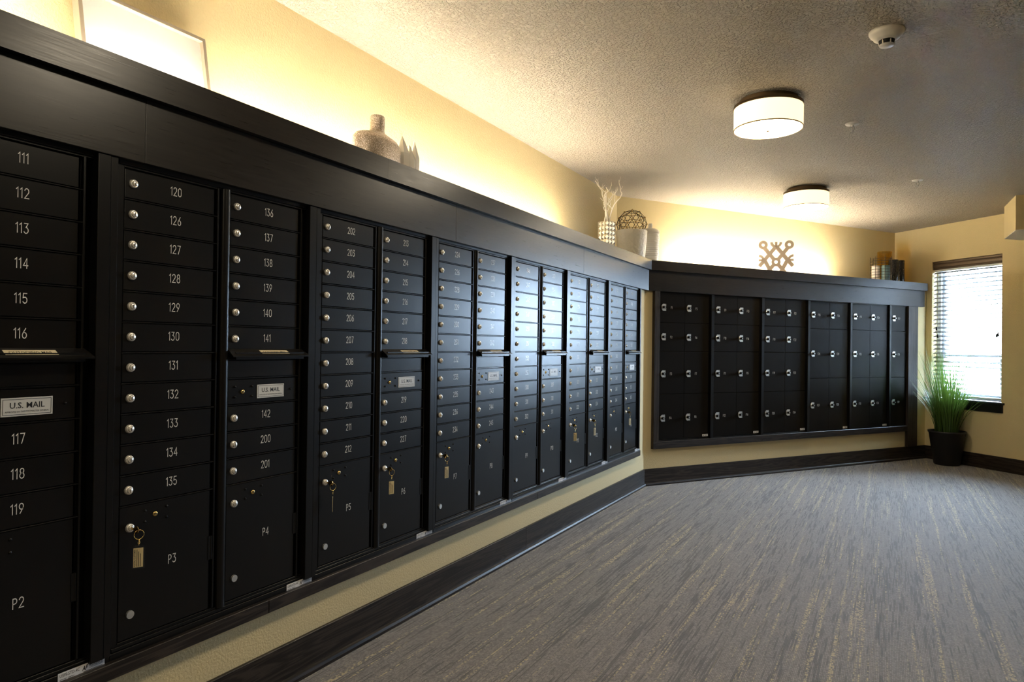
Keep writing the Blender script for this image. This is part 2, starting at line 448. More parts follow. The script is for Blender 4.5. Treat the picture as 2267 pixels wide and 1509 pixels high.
def arc(cx, cy, rx, ry, a0, a1, n=8):
    return [(cx + rx * math.cos(R(a0 + (a1 - a0) * i / n)), cy + ry * math.sin(R(a0 + (a1 - a0) * i / n))) for i in range(n + 1)]
GL = {   # single-stroke routed lettering, cap height 1
    '0': (.60, [arc(.30, .70, .26, .30, 0, 180, 8) + arc(.30, .30, .26, .30, 180, 360, 8) + [(.56, .70)]]),
    '1': (.28, [[(.0, .82), (.20, 1.0), (.20, 0)]]),
    '2': (.60, [arc(.29, .72, .25, .28, 165, -30, 8) + [(.04, 0), (.57, 0)]]),
    '3': (.58, [[(.05, 1.0), (.50, 1.0), (.26, .60)] + arc(.26, .30, .27, .30, 80, -150, 9)]),
    '4': (.60, [[(.44, 0), (.44, 1.0), (.03, .28), (.58, .28)]]),
    '5': (.58, [[(.50, 1.0), (.10, 1.0), (.06, .55)] + arc(.27, .31, .26, .31, 120, -150, 9)]),
    '6': (.58, [[(.44, 1.0), (.12, .52)] + arc(.29, .29, .25, .29, 150, -210, 14)]),
    '7': (.56, [[(.03, 1.0), (.53, 1.0), (.18, 0)]]),
    '8': (.60, [arc(.30, .76, .22, .24, -90, 270, 14), arc(.30, .27, .26, .27, 90, 450, 14)]),
    '9': (.58, [[(.14, 0), (.46, .48)] + arc(.29, .71, .25, .29, -30, 330, 14)]),
    'P': (.56, [[(.06, 0), (.06, 1.0), (.28, 1.0)] + arc(.28, .74, .24, .26, 90, -90, 8) + [(.06, .48)]]),
    'F': (.54, [[(.06, 0), (.06, 1.0), (.50, 1.0)], [(.06, .54), (.42, .54)]]),
}
_num = {}
def number_mesh(s, h, wide=0.78, stroke=0.095):
    key = (s, h, wide)
    if key in _num: return _num[key]
    gap = .20; tot = sum(GL[c][0] for c in s) + gap * (len(s) - 1)
    mb = MB(); x = -tot / 2; hw = stroke / 2
    for c in s:
        w, lines = GL[c]
        for ln in lines:
            P = [Vector((x + p[0], p[1] - .5)) for q, p in enumerate(ln) if q == 0 or math.dist(p, ln[q - 1]) > .02]; Lf = []; Rt = []
            for k in range(len(P)):
                d0 = (P[k] - P[k - 1]).normalized() if k > 0 else (P[1] - P[0]).normalized()
                d1 = (P[k + 1] - P[k]).normalized() if k < len(P) - 1 else d0
                n = Vector((-(d0.y + d1.y), d0.x + d1.x)); n.normalize()
                cs = max(.55, n.dot(Vector((-d0.y, d0.x))))
                e = Vector((0, 0))
                if k == 0: e = -d0 * hw * .8
                if k == len(P) - 1: e = d0 * hw * .8
                Lf.append(P[k] + n * hw / cs + e); Rt.append(P[k] - n * hw / cs + e)
            vs = []
            for o in (0.0, 0.0004):
                vs += [(o, q.x * h * wide, q.y * h) for q in Lf] + [(o, q.x * h * wide, q.y * h) for q in Rt]
            n = len(P); fs = []
            for k in range(n - 1):
                fs.append((2 * n + k, 2 * n + k + 1, 3 * n + k + 1, 3 * n + k))
                fs.append((k, k + 1, 2 * n + k + 1, 2 * n + k)); fs.append((n + k, 3 * n + k, 3 * n + k + 1, n + k + 1))
            mb.add(vs, fs)
        x += w + gap
    me = mb.data('number', [M_NUM]); _num[key] = me
    return me

# ------------------------------------------------------------------ room layout (metres)
PHI = R(34.483)
DR = Vector((math.sin(PHI), math.cos(PHI), 0)); NR = Vector((math.cos(PHI), -math.sin(PHI), 0))
K = Vector((0, 6.145, 0))            # corner where the two door planes meet
MIT = -math.tan(PHI / 2)             # mitre slope in plan
WB = Vector((2.33, 9.555, 0)); WANG = R(-43.086)
UW = Vector((math.cos(WANG), math.sin(WANG), 0)); NW = Vector((UW.y, -UW.x, 0))
RZ_BACK = -PHI
RZ_WIN = math.atan2(NW.y, NW.x)
H = 2.72
LY = lambda o: K.y + MIT * o         # left run ends here (y) at offset o
RS = lambda o: -MIT * o              # back run starts here (s) at offset o
EL, ER = -0.38, -0.45                # upper wall offsets, left and back
WS = lambda o: 4.13 - 0.15 * o       # window wall seen from the back run
def up_corner():
    # x = EL meets NR.(P-K) = ER
    y = K.y + (NR.x * EL - ER) / (-NR.y)
    return y
YUP = up_corner()
SUP = (Vector((EL, YUP, 0)) - K).dot(DR)

st = MB().prism([(-.9, -3.6), (8.3, -3.6), (8.3, 10.6), (-.9, 10.6)], -.12, 0).build('floor', M_CARPET); st['kind'] = 'structure'
st = MB().prism([(-.9, -3.6), (8.3, -3.6), (8.3, 10.6), (-.9, 10.6)], H, H + .12).build('ceiling', M_CEIL); st['kind'] = 'structure'

Y0 = -3.5
UY0, UY1 = 0.402, 5.945              # extent of the mailbox cavity
w = MB()
w.prism([(EL - .12, Y0), (EL, Y0), (EL, YUP), (EL - .12, YUP + .05)], 0, H)
w.prism([(EL, Y0), (-.01, Y0), (-.01, LY(-.01)), (EL, LY(EL))], 0, .318)
w.prism([(EL, Y0), (-.01, Y0), (-.01, LY(-.01)), (EL, LY(EL))], 1.80, 1.962)
w.box(EL, -.01, Y0, UY0 - .004, .318, 1.80)
w.prism([(EL, UY1 + .004), (-.01, UY1 + .004), (-.01, LY(-.01)), (EL, LY(EL))], .318, 1.80)
o = w.build('wall_left', M_WALL); o['kind'] = 'structure'
w = MB()
FS0, FS1 = 0.118, 3.795
w.prism([(ER - .12, SUP - .05), (ER, SUP), (ER, 4.21), (ER - .12, 4.3)], 0, H)
for z0, z1 in ((0, .335), (1.80, 1.962)):
    w.prism([(ER, RS(ER)), (-.01, RS(-.01)), (-.01, WS(-.01)), (ER, WS(ER))], z0, z1)
w.prism([(ER, RS(ER)), (-.01, RS(-.01)), (-.01, FS0 - .004), (ER, FS0 - .004)], .335, 1.80)
w.prism([(ER, FS1 + .004), (-.01, FS1 + .004), (-.01, WS(-.01)), (ER, WS(ER))], .335, 1.80)
o = w.build('wall_back', M_WALL, loc=K); o.rotation_euler = (0, 0, RZ_BACK); o['kind'] = 'structure'
# window wall
WU0, WU1, WZ0, WZ1 = .080, .913, .722, 2.302
w = MB()
w.box(-.15, 0, -.55, WU0, 0, H); w.box(-.15, 0, WU1, 7.75, 0, H)
w.box(-.15, 0, WU0, WU1, 0, WZ0 - .022); w.box(-.15, 0, WU0, WU1, WZ1, H)
o = w.build('wall_right', M_WALL, loc=WB); o.rotation_euler = (0, 0, RZ_WIN); o['kind'] = 'structure'
o = MB().box(7.9, 8.05, Y0, 4.45, 0, H).build('wall_side', M_WALL); o['kind'] = 'structure'
o = MB().box(-.5, 8.05, Y0 - .15, Y0, 0, H).build('wall_front', M_WALL); o['kind'] = 'structure'

o = MB().prism([(-30, 10.9), (40, 10.9), (40, 60), (-30, 60)], -.5, -.3).build('floor_outside', simple('grey_paving', (.34, .34, .34), .8)); o['kind'] = 'structure'
o = MB().box(13, 14, 5.0, 18.5, -.3, 11).build('sky_blocker_outside', simple('dark_sky_blocker', (.03, .026, .024), .85)); o['kind'] = 'structure'  # unseen dark slab, added to block bright sky from the locker reflections
# soffit box hanging from the ceiling at the right
o = MB().prism([(2.975, 7.913), (4.84, 7.99), (4.84, 8.10), (3.35, 8.62), (3.13, 8.66), (2.958, 8.50)], 2.40, H + .01).build('trim_3', [M_WALL]); o['kind'] = 'structure'
sb = MB().prism([(2.977, 7.916), (4.80, 7.99), (4.80, 8.09), (3.35, 8.61), (3.13, 8.65), (2.960, 8.50)], 2.394, 2.400).build('soffit_underside', wall_material('pale_soffit', (0.80, 0.76, 0.68), 70.0, 0.6, 0.006), o)

# ------------------------------------------------------------------ wood surrounds (built-in joinery)
CAP0, NOSET, NOSE = 1.962, 2.050, .052
CAP1 = 2.032                        # deck behind the raised nose
FAS0, FAS = 1.776, .025
t1 = structure('trim_1', label='dark stained wood ledge and surround framing the mailboxes on the long wall')
def ledge(sa, sb, back, par):
    pr = [(back, CAP0), (NOSE, CAP0), (NOSE, NOSET), (.026, NOSET), (.026, CAP1), (back, CAP1)]
    n = 6; vs = [(o_, sa(o_), z_) for o_, z_ in pr] + [(o_, sb(o_), z_) for o_, z_ in pr]
    MB().add(vs, [(0, 1, 2, 3, 4, 5), (11, 10, 9, 8, 7, 6)] + [(i, (i + 1) % n, n + (i + 1) % n, n + i) for i in range(n)]).build('ledge_board', M_SATIN, par)
def cap_l(y0, y1, last=False):
    e = (lambda q: LY(q) - .0008) if last else (lambda q: y1)
    ledge((lambda q: y0), e, EL, t1)
cap_l(-2.4, .20 - .0006); cap_l(.2, 2.354 - .0006); cap_l(2.354, 4.30 - .0006); cap_l(4.30, 0, True)
for y0, y1 in ((-2.4, -.9), (-.9, 1.271), (1.271, 2.93), (2.93, 4.6)):
    MB().box(-.01, FAS, y0, y1 - .0012, FAS0, CAP0, ch=.001).build('fascia_board', M_SATIN, t1)
MB().prism([(-.01, 4.6), (FAS, 4.6), (FAS, LY(FAS) - .0008), (-.01, LY(-.01) - .0008)], FAS0, CAP0).build('fascia_board', M_SATIN, t1)
for y0, y1 in ((-.5, 1.76), (1.76, 3.9), (3.9, 5.948)):
    MB().box(-.01, FAS, y0, y1 - .0012, .306, .352, ch=.002).build('bottom_rail', M_WOODY, t1)
MB().box(-.01, FAS, UY0 - .10, UY0 - .003, .352, FAS0, ch=.002).build('side_stile', M_WOODZ, t1)

t2 = structure('trim_2', loc=K, rz=RZ_BACK, label='dark stained wood ledge and surround framing the lockers on the back wall')
ledge((lambda q: RS(q) + .0008), (lambda q: 4.073 - .15 * q), ER, t2)
MB().prism([(-.01, RS(-.01) + .0008), (FAS, RS(FAS) + .0008), (FAS, 4.052), (-.01, 4.058)], FAS0, CAP0).build('fascia_board', M_SATIN, t2)
MB().box(-.01, FAS, .078, 3.752, .333, .397, ch=.002).build('bottom_rail', M_WOODY, t2)
MB().box(-.01, FAS, .078, .140, .397, FAS0, ch=.002).build('side_stile', M_WOODZ, t2)
MB().box(-.01, FAS, 3.757, 3.932, .153, FAS0, ch=.002).build('end_post', M_WOODZ, t2)

# baseboards with shoe moulding
bl = structure('baseboard_left')
MB().box(-.01, .003, -2.4, 1.3, 0, .152, ch=.002).build('board', M_WOODY, bl)
MB().box(-.01, .003, 1.3, 3.790, 0, .152, ch=.002).build('board', M_WOODY, bl)
MB().prism([(-.01, 3.7915), (.003, 3.7915), (.003, LY(.003) - .0005), (-.01, LY(-.01) - .0005)], 0, .152).build('board', M_WOODY, bl)
def shoe(y0, y1l, y1h, par):
    pr = [(.003, 0), (.0175, 0), (.0175, .012), (.013, .022), (.003, .027)]
    n = len(pr); vs = [(p[0], y0(p[0]) if callable(y0) else y0, p[1]) for p in pr] + [(p[0], y1l(p[0]) if callable(y1l) else y1l, p[1]) for p in pr]
    fs = [tuple(range(n)), tuple(range(n, 2 * n))[::-1]] + [((i + 1) % n, i, n + i, n + (i + 1) % n) for i in range(n)]
    MB().add(vs, fs).build('shoe_moulding', M_WOODY, par)
shoe(-2.4, lambda q: LY(q) - .0005, 0, bl)
bb = structure('baseboard_back', loc=K, rz=RZ_BACK)
MB().prism([(-.01, RS(-.01) + .0005), (.003, RS(.003) + .0005), (.003, WS(.003) - .003), (-.01, WS(-.01) - .003)], 0, .152).build('board', M_WOODY, bb)
shoe(lambda q: RS(q) + .0005, lambda q: WS(q) - .016, 0, bb)
br = structure('baseboard_right', loc=WB, rz=RZ_WIN)
MB().box(0, .013, .018, 7.5, 0, .152, ch=.002).build('board', M_WOODY, br)

# ------------------------------------------------------------------ mailbox clusters
RP, ZT = .0889, 1.757               # door pitch, top of first door
BOT = .392
def lock_data():
    mb = MB()
    mb.lathe([(.0128, 0), (.0128, .0035), (.0118, .0060), (.0102, .0078), (.0086, .0080), (.0080, .0072)], axis=0, seg=24)
    mb.lathe([(.0080, .0070), (.0076, .0104), (.0066, .0112), (.0001, .0116)], axis=0, seg=20)
    mb.box(.0112, .0121, -.0008, .0008, -.0050, .0042, 1)
    return mb.data('lock', [M_CHROME, M_INK])
LOCK = lock_data()
def master_data():
    mb = MB()
    mb.lathe([(.0001, .0050), (.0045, .0046), (.0072, .003), (.0082, 0)], axis=0, seg=16)
    mb.box(.0040, .0054, -.0055, .0055, -.0008, .0008, 1); mb.box(.0040, .0055, -.0016, .0016, -.0008, .0020, 1)
    return mb.data('master_lock', [M_BRASS, M_INK])
MASTER = master_data()
RIVET = MB().lathe([(.0001, .0040), (.0022, .0035), (.0038, .0018), (.0042, 0)], axis=0, seg=10).data('rivet', [M_BLACK2])
PULL = MB().frustum((0, 0, 0), 0, .0120, .0115, .006, 20).data('pull_button', [M_STEEL])
PULL.polygons.foreach_set('use_smooth', [len(p.vertices) == 4 for p in PULL.polygons])
def hinge_data():
    mb = MB()
    mb.frustum((-.001, 0, -.038), 2, .0042, .0042, .076, 10); mb.box(-.004, .0015, -.011, -.002, -.038, .038)
    return mb.data('hinge', [M_BLACK2])
HINGE = hinge_data()
DW = .301                            # door width
def door_data(h): return MB().box(-.016, 0, 0, DW, 0, h, ch=.0012).data('mailbox_door', [M_BLACK])
DOOR = door_data(RP - .0068)
PH = ZT - 11 * RP - BOT
PDOOR = MB().box(-.016, 0, 0, DW, 0, PH - .0042, ch=.0012).data('parcel_door', [M_BLACK])
def field_frame(outgoing):
    mb = MB(); mb.box(-.012, .0030, .3130, .3190, -(ZT - BOT), .004, ch=.001)
    for r in range(1, 12):
        if outgoing and r == 7: continue
        mb.box(-.012, .0016, -.002, .3128, -r * RP - .0016, -r * RP + .0016, ch=.0008)
    mb.box(-.012, .0016, -.002, .3128, .0006, .0040, ch=.0008); mb.box(-.012, .0016, -.002, .3128, -(ZT - BOT) - .0036, -(ZT - BOT) - .0004, ch=.0008)
    return mb.data('door_frame', [M_BLACK2])
FIELD = [field_frame(False), field_frame(True)]
def placard_data():
    mb = MB(); w, h = .061, .0235
    mb.box(0, .0016, -w, w, -h, h, 0, ch=.0005)
    e, t = .0037, .0011
    for s0, s1, z0, z1 in ((-w + e, w - e, h - e - t, h - e), (-w + e, w - e, -h + e, -h + e + t), (-w + e, -w + e + t, -h + e, h - e), (w - e - t, w - e, -h + e, h - e)):
        mb.box(.0016, .0019, s0, s1, z0, z1, 1)
    put_text(mb, 'U.S. MAIL', .0019, 0, .0040, .082, .0150, 1, .014)
    put_text(mb, 'APPROVED BY THE POSTMASTER GENERAL', .0019, 0, -.0120, .104, .0044, 1)
    return mb.data('placard', [M_PLATE, M_INK])
PLACARD = placard_data()
def flap_label_data():
    # lies on the sloping flap face
    mb = MB()
    tmp = MB(); tmp.box(0, .0006, -.0625, .0625, -.0105, .0105, 0); put_text(tmp, 'OUTGOING MAIL', .0009, 0, 0, .104, .0088, 1, .004)
    ang = math.atan2(.034, .022)
    rot = Matrix.Rotation(-ang, 4, 'Y')
    mb.v = [tuple(rot @ Vector(v)) for v in tmp.v]; mb.f = tmp.f; mb.m = tmp.m; mb.sm = tmp.sm
    return mb.data('flap_label', [M_CREAM, M_INK])
FLAPLAB = flap_label_data()
def flap_data():
    mb = MB(); z0 = 1.2365
    top, tip = (.003, z0), (.040, z0 - .0235)
    for a, b_ in ((-.018, .334),):
        # hood: sloping face, splayed at the top, narrow lip beneath
        vs = [(.002, -.006, z0), (.002, .322, z0), (.040, -.014, z0 - .0235), (.040, .330, z0 - .0235), (.040, -.012, z0 - .0275), (.040, .328, z0 - .0275),
              (.002, -.006, z0 - .012), (.002, .322, z0 - .012)]
        fs = [(0, 2, 3, 1), (2, 4, 5, 3), (4, 6, 7, 5), (0, 6, 4, 2), (1, 3, 5, 7), (0, 1, 7, 6)]
        mb.add(vs, fs)
        mb.box(.002, .030, .006, .310, z0 - .036, z0 - .012)
    return mb.data('outgoing_flap', [M_BLACK2])
FLAP = flap_data()
def sticker_data():
    mb = MB(); w, h = .0625, .0165
    mb.box(0, .0004, -w, w, -h, h, 0)
    put_text(mb, 'USPS-STD-4C', .0007, -.032, .0082, .052, .0085, 1)
    put_text(mb, 'AF', .0007, .0085, .0055, .0165, .0130, 1, .03, .35)
    put_text(mb, 'FLORENCE', .0007, .0380, .0080, .0370, .0082, 1)
    mb.box(.0004, .0007, .0195, .0565, .0012, .0019, 1)
    for k in range(4):
        z = -.0020 - k * .0034
        mb.box(.0004, .0007, -.0575, -.040 - .002 * (k % 2), z - .0006, z + .0006, 1)
        mb.box(.0004, .0007, -.0365, -.020 - .003 * (k % 3), z - .0006, z + .0006, 1)
    for k in range(2):
        z = -.0040 - k * .0046
        mb.box(.0004, .0007, .004, .0565 - .004 * k, z - .0007, z + .0007, 1)
    return mb.data('maker_sticker', [M_WHITE, M_INK])
STICK = sticker_data()

def housing_data(wt):
    mb = MB()
    s0, s1 = -.0525, .7435
    mb.box(-.34, -.018, s0, s1, .322, 1.796)
    # raised lip around the door field
    mb.box(-.018, -.001, s0, -.027, .322, 1.796); mb.box(-.018, -.001, .686, s1, .322, 1.796)
    mb.box(-.018, -.001, -.027, .686, ZT + .003, 1.796); mb.box(-.018, -.001, -.027, .686, .322, BOT - .004)
    # stepped lower frame
    mb.box(-.001, .004, -.045, .690, .372, BOT - .010, ch=.001); mb.box(-.001, .008, s0, s1, .340, .3705, ch=.001)
    mb.box(-.001, .004, -.045, .690, ZT + .007, 1.778, ch=.001)
    return mb.data('housing', [M_BLACK2])
HOUSE = housing_data(0)
def post_data():
    mb = MB(); n = 10; pts = [(-.018, 0)]
    pr = [(-.016, -.0165)] + [(-.002 + .013 * math.sin(math.pi * i / n), -.0165 * math.cos(math.pi * i / n)) for i in range(n + 1)] + [(-.016, .0165)]
    m = len(pr); z0, z1 = BOT - .008, ZT + .006
    vs = [(p[0], p[1], z0) for p in pr] + [(p[0], p[1], z1) for p in pr]
    mb.add(vs, [tuple(range(m))[::-1], tuple(range(m, 2 * m))]); mb.add(vs, [(i, (i + 1) % m, m + (i + 1) % m, m + i) for i in range(m)], 0, True)
    return mb.data('centre_post', [M_BLACK2])
POST = post_data()
def side_trim_data(s0, s1):
    mb = MB(); mb.box(-.001, .020, s0, s0 + (s1 - s0) * .62, .3712, 1.775, ch=.0012)
    mb.box(-.001, .0185, s0 + (s1 - s0) * .64, s1, .3712, 1.775, ch=.0012)
    return mb.data('side_trim', [M_BLACK2])
TRIM = side_trim_data(.684, .741)
TRIM_END = side_trim_data(.676, .706)

def column(unit, s, zcol, numbers, outgoing, pnum):
    """one column of doors, left edge of the doors at s"""
    slots = list(range(11))
    if outgoing: slots = [0, 1, 2, 3, 4, 5, 8, 9, 10]
    for i, r in enumerate(slots):
        zb = ZT - (r + 1) * RP + .0034
        d = link('mailbox_door', DOOR, unit, (0, s, zb))
        link('lock', LOCK, d, (0, .0245, .0425))
        if numbers: link('number', number_mesh(str(numbers[i]), .0250), d, (0, .163, .047))
    link('door_frame', FIELD[1 if outgoing else 0], unit, (0, s, ZT))
    if outgoing:
        link_flap = link('outgoing_flap', FLAP, unit, (0, s, 0))
        link('flap_label', FLAPLAB, link_flap, (.0225, .178, 1.2252), label='cream strip lettered for outgoing mail')
        MB().box(-.016, -.002, s, s + DW, ZT - 7 * RP + .0042, 1.196, ch=.001).build('slot_panel', [M_BLACK], unit)
        MB().box(-.016, -.0005, s, s + .3128, ZT - 7 * RP + .0000, ZT - 7 * RP + .0034).build('slot_ledge', [M_BLACK2], unit)
        zb = ZT - 8 * RP + .0034
        d = link('collection_door', DOOR, unit, (0, s, zb))
        link('placard', PLACARD, d, (0, .182, 1.0875 - zb), label='silver placard with black lettering')
        cz = 1.090 - zb
        link('master_lock', MASTER, d, (0, .060, cz))
        for ss, zz in ((.028, .018), (.028, -.017), (.100, .017), (.100, -.017), (.275, 0)):
            link('rivet', RIVET, d, (0, ss, cz + zz))
    p = link('parcel_door', PDOOR, unit, (0, s, BOT + .0021))
    z = lambda q: q - BOT - .0021
    link('lock', LOCK, p, (0, .030, z(.715)))
    link('master_lock', MASTER, p, (0, .110, z(.740)))
    for ss, zz in ((.078, .755), (.078, .723), (.148, .756), (.148, .7235)):
        link('rivet', RIVET, p, (0, ss, z(zz)))
    link('pull_button', PULL, p, (0, .034, z(.4635)))
    link('hinge', HINGE, p, (0, .3085, z(.590)))
    if pnum: link('number', number_mesh(pnum, .0255), p, (0, .169, z(.591)))

UP = .7968
ya = lambda k: 1.251 + UP * (k - 2)      # lock line of the first column
units = {
    1: (None, [111, 112, 113, 114, 115, 116, 117, 118, 119], None, 'P2', 'black mailbox bank with doors 111 to 119, nearest the camera and cut by the frame'),
    2: ([120] + list(range(126, 136)), [136, 137, 138, 139, 140, 141, 142, 200, 201], 'P3', 'P4', 'black mailbox bank with doors 120 to 142 and parcel doors P3 and P4'),
    3: (list(range(202, 213)), [213, 214, 215, 216, 217, 218, 219, 220, 227], 'P5', 'P6', 'black mailbox bank with doors 202 to 220 and parcel doors P5 and P6'),
    4: ([224, 226, 228, 229, 230, 231, 232, 233, 235, 236, 234], [237, 238, 239, 240, 241, 242, 243, 244, 245], 'P7', 'P8', 'black mailbox bank with doors 224 to 245 and parcel doors P7 and P8'),
    5: ([246, 247, 248, 249, 250, 251, 252, 253, 300, 301, 302], [303, 304, 305, 306, 307, 308, 309, 310, 311], 'P9', 'P10', 'black mailbox bank with doors 246 to 311 and parcel doors P9 and P10'),
    6: (list(range(312, 323)), [324, 326, 327, 328, 329, 330, 331, 332, 334], 'P11', 'P12', 'black mailbox bank with doors 312 to 334 and parcel doors P11 and P12'),
    7: ([333] + list(range(335, 345)), list(range(345, 354)), 'P13', 'P14', 'black mailbox bank with doors 335 to 353, last before the corner of the room'),
}
for k, (na, nb, pa, pb, lab) in units.items():
    u = thing('mailbox_bank', lab, 'mailboxes', (0, ya(k), 0), 0, 'mailbox banks along the left wall')
    link('housing', HOUSE, u)
    link('centre_post', POST, u, (0, .321 + .001, 0))
    link('side_trim', TRIM if k < 7 else TRIM_END, u)
    if k == 1:
        MB().box(-.001, .020, -.052, -.030, .3712, 1.775, ch=.0012).build('side_trim', [M_BLACK2], u)
    column(u, -.0245, ZT, na, False, pa)
    column(u, .3415, ZT, nb, True, pb)
    link('maker_sticker', STICK, u, (.0082, .668, .3575))

# ------------------------------------------------------------------ F lockers on the back wall
FZ_A = [1.770, 1.492, 1.227, .829, .409]
FZ_B = [1.766, 1.481, .955, .400]
LK_A = [1.632, 1.359, 1.018, .609]
LK_B = [1.628, 1.217, .672]
def locker_lock():
    mb = MB()
    pts = [(.026, -.032), (.026, .032), (-.010, .032), (-.024, .018), (-.027, 0), (-.024, -.018), (-.010, -.032)]
    n = len(pts)
    vs = [(0, p[0], p[1]) for p in pts] + [(.003, p[0], p[1]) for p in pts]
    mb.add(vs, [tuple(range(n)), tuple(range(n, 2 * n))[::-1]] + [((i + 1) % n, i, n + i, n + (i + 1) % n) for i in range(n)], 0)
    mb.frustum((.003, -.010, 0), 0, .0150, .0140, .008, 18, 0)
    mb.frustum((.011, -.010, 0), 0, .0125, .0115, .022, 18, 1)
    mb.frustum((.033, -.010, 0), 0, .0060, .0055, .0015, 12, 0)
    for zz in (-.025, .025): mb.frustum((.003, .017, zz), 0, .0028, .0026, .0012, 8, 1)
    for zz in (-.012, 0, .012): mb.box(.003, .0034, .014, .021, zz - .0022, zz + .0022, 1)
    return mb.data('lock', [M_STEEL, M_DARK])
FLOCK = locker_lock()
def fstick():
    mb = MB(); mb.box(0, .0005, -.035, .035, -.0105, .0105, 0)
    put_text(mb, 'AF', .0008, -.018, 0, .018, .012, 1, .03, .35); mb.box(.0005, .0008, -.002, .028, .001, .004, 1); mb.box(.0005, .0008, -.002, .022, -.006, -.0035, 1)
    return mb.data('maker_sticker', [M_WHITE, M_INK])
FSTICK = fstick()
FP = .6655
flabels = ['black locker bank with doors F1 to F8, beside the corner of the room',
           'black locker bank with doors F9 to F16 on the back wall', 'black locker bank with doors F17 to F24 on the back wall',
           'black locker bank with doors F25 to F30 on the back wall', 'black locker bank with doors F31 to F36 on the back wall',
           'narrow black locker bank with doors F37 to F39, nearest the window']
num = 1
for k in range(6):
    s0 = .152 + FP * k - (.003 if k >= 3 else 0)
    ncol = 1 if k == 5 else 2
    Z, LK = (FZ_A, LK_A) if k < 3 else (FZ_B, LK_B)
    base = K + DR * s0
    u = thing('locker_bank', flabels[k], 'lockers', base, RZ_BACK, 'locker banks on the back wall')
    cw = .3005 if ncol == 2 else .288
    ws = cw * ncol
    e1 = FP - .0325 if ncol == 2 else FS1 - s0
    e0 = -.031 if k else FS0 - .152
    MB().box(-.30, -.018, e0, e1, .345, 1.790).box(-.018, -.002, e0, -.002, .345, 1.79).box(-.018, -.002, ws + .002, e1, .345, 1.79) \
        .box(-.018, -.002, -.002, ws + .002, Z[0] + .002, 1.79).box(-.018, -.002, -.002, ws + .002, .345, Z[-1] - .002).build('housing', [M_BLACK2], u)
    t0, t1_ = ws + .014, (FP - .008 if ncol == 2 else ws + .040)
    tr = MB(); tr.box(-.002, .019, t0, t0 + .022, .399, 1.774, ch=.0015)
    if ncol == 2: tr.box(-.002, .012, t0 + .024, t1_, .399, 1.774, ch=.0015)
    tr.build('side_trim', [M_BLACK2], u)
    MB().box(-.002, .003, -.004, ws + .006, Z[-1] - .011, Z[-1] - .003, ch=.001).build('bottom_lip', [M_BLACK2], u)
    for c in range(ncol):
        for r in range(len(LK)):
            h = Z[r] - Z[r + 1]
            d = MB().box(-.016, 0, 0, cw - .002, 0, h - .004, ch=.0012).build('locker_door', [M_FDOOR], u, loc=(0, c * cw + .001, Z[r + 1] + .002))
            lz = LK[r] - Z[r + 1] - .002
            link('lock', FLOCK, d, (0, .048, lz))
            link('number', number_mesh('F%d' % num, .0215), d, (0, .141, lz - .001))
            num += 1
    if ncol == 2: link('maker_sticker', FSTICK, u, (.0005, ws - .036, Z[-1] + .020))

# ------------------------------------------------------------------ keys left in the parcel locks
def key_set(k, colb, lab, turn=0.0):
    y = ya(k) + (-.0245 if not colb else .3415) + .030
    t = thing('tagged_key', lab, 'key', (.012, y, .715), 0, 'keys left hanging in parcel locks')
    kb = MB()
    kb.box(-.006, .012, -.0011, .0011, -.0035, .0035)
    kb.lathe([(.0001, -.0011), (.011, -.0011), (.011, .0011), (.0001, .0011)], (.020, 0, -.001), 16, axis=1, smooth=False)
    # bow lies edge-on to the door
    kb.build('key_blade', [M_BRASS], t)
    rg = [(.027 + .012 * math.sin(R(20)) * math.cos(a), .004 + .0125 * math.cos(a), -.0145 + .0135 * math.sin(a)) for a in [2 * math.pi * i / 20 for i in range(20)]]
    MB().tube(rg, .0011, 6, closed=True).build('split_ring', [M_BRASS], t)
    cl = MB()
    cl.ball((.027, .004, -.030), .0035); cl.tube([(.027, .004, -.030), (.027, .004, -.046)], .0012, 6)
    cl.tube([(.027 + .0001, .004 + .003 * math.cos(a), -.038 + .004 * math.sin(a)) for a in [2 * math.pi * i / 10 for i in range(10)]], .0009, 5, closed=True)
    cl.build('swivel_clip', [M_BRASS], t)
    tg = MB(); w_, zt, zb = .0165, -.044, -.112
    pts = [(-w_, zb), (w_, zb), (w_, zt - .008), (w_ - .007, zt), (-w_ + .007, zt), (-w_, zt - .008)]
    n = 6
    ca, sa = math.cos(turn), math.sin(turn)
    pl = lambda o_, s_, z_: (.027 + o_ * ca + s_ * sa, .004 + s_ * ca - o_ * sa, z_)
    vs = [pl(-.0026, *p) for p in pts] + [pl(.0026, *p) for p in pts]
    tg.add(vs, [tuple(range(n)), tuple(range(n, 2 * n))[::-1]] + [((i + 1) % n, i, n + i, n + (i + 1) % n) for i in range(n)])
    tag_o = tg.build('plastic_tag', [M_ACRYLIC], t)
    pp = MB(); pp.box(-.0006, .0006, -.0135, .0115, zb + .004, zt - .009, 0)
    put_text(pp, 'POSTAL CUSTOMER', .0009, -.0100, (zb + zt) / 2 - .003, .050, .0042, 1, .01, 0, R(90))
    for q in range(3): pp.box(.0006, .0009, -.0050 + q * .0045, -.0036 + q * .0045, zb + .006, zt - .013 - .006 * q, 1)
    pp.v = [pl(*v) for v in pp.v]
    pp.build('paper_insert', [M_PAPER, M_INK], tag_o, label='manila paper slip with small print')
    return t
key_set(2, False, 'brass key with manila tag hanging from the lock of parcel door P3', R(36))
key_set(3, False, 'key whose clear tag hangs edge-on in the lock of parcel door P5', R(-42))
key_set(3, True, 'brass key with manila tag hanging from the lock of parcel door P6', R(18))
key_set(4, False, 'brass key with manila tag hanging from the lock of parcel door P7', R(10))
key_set(6, False, 'brass key with manila tag hanging from the lock of parcel door P11', R(30))
key_set(6, True, 'brass key with manila tag hanging from the lock of parcel door P12', R(14))
key_set(7, True, 'brass key with manila tag hanging from the lock of parcel door P14', R(20))

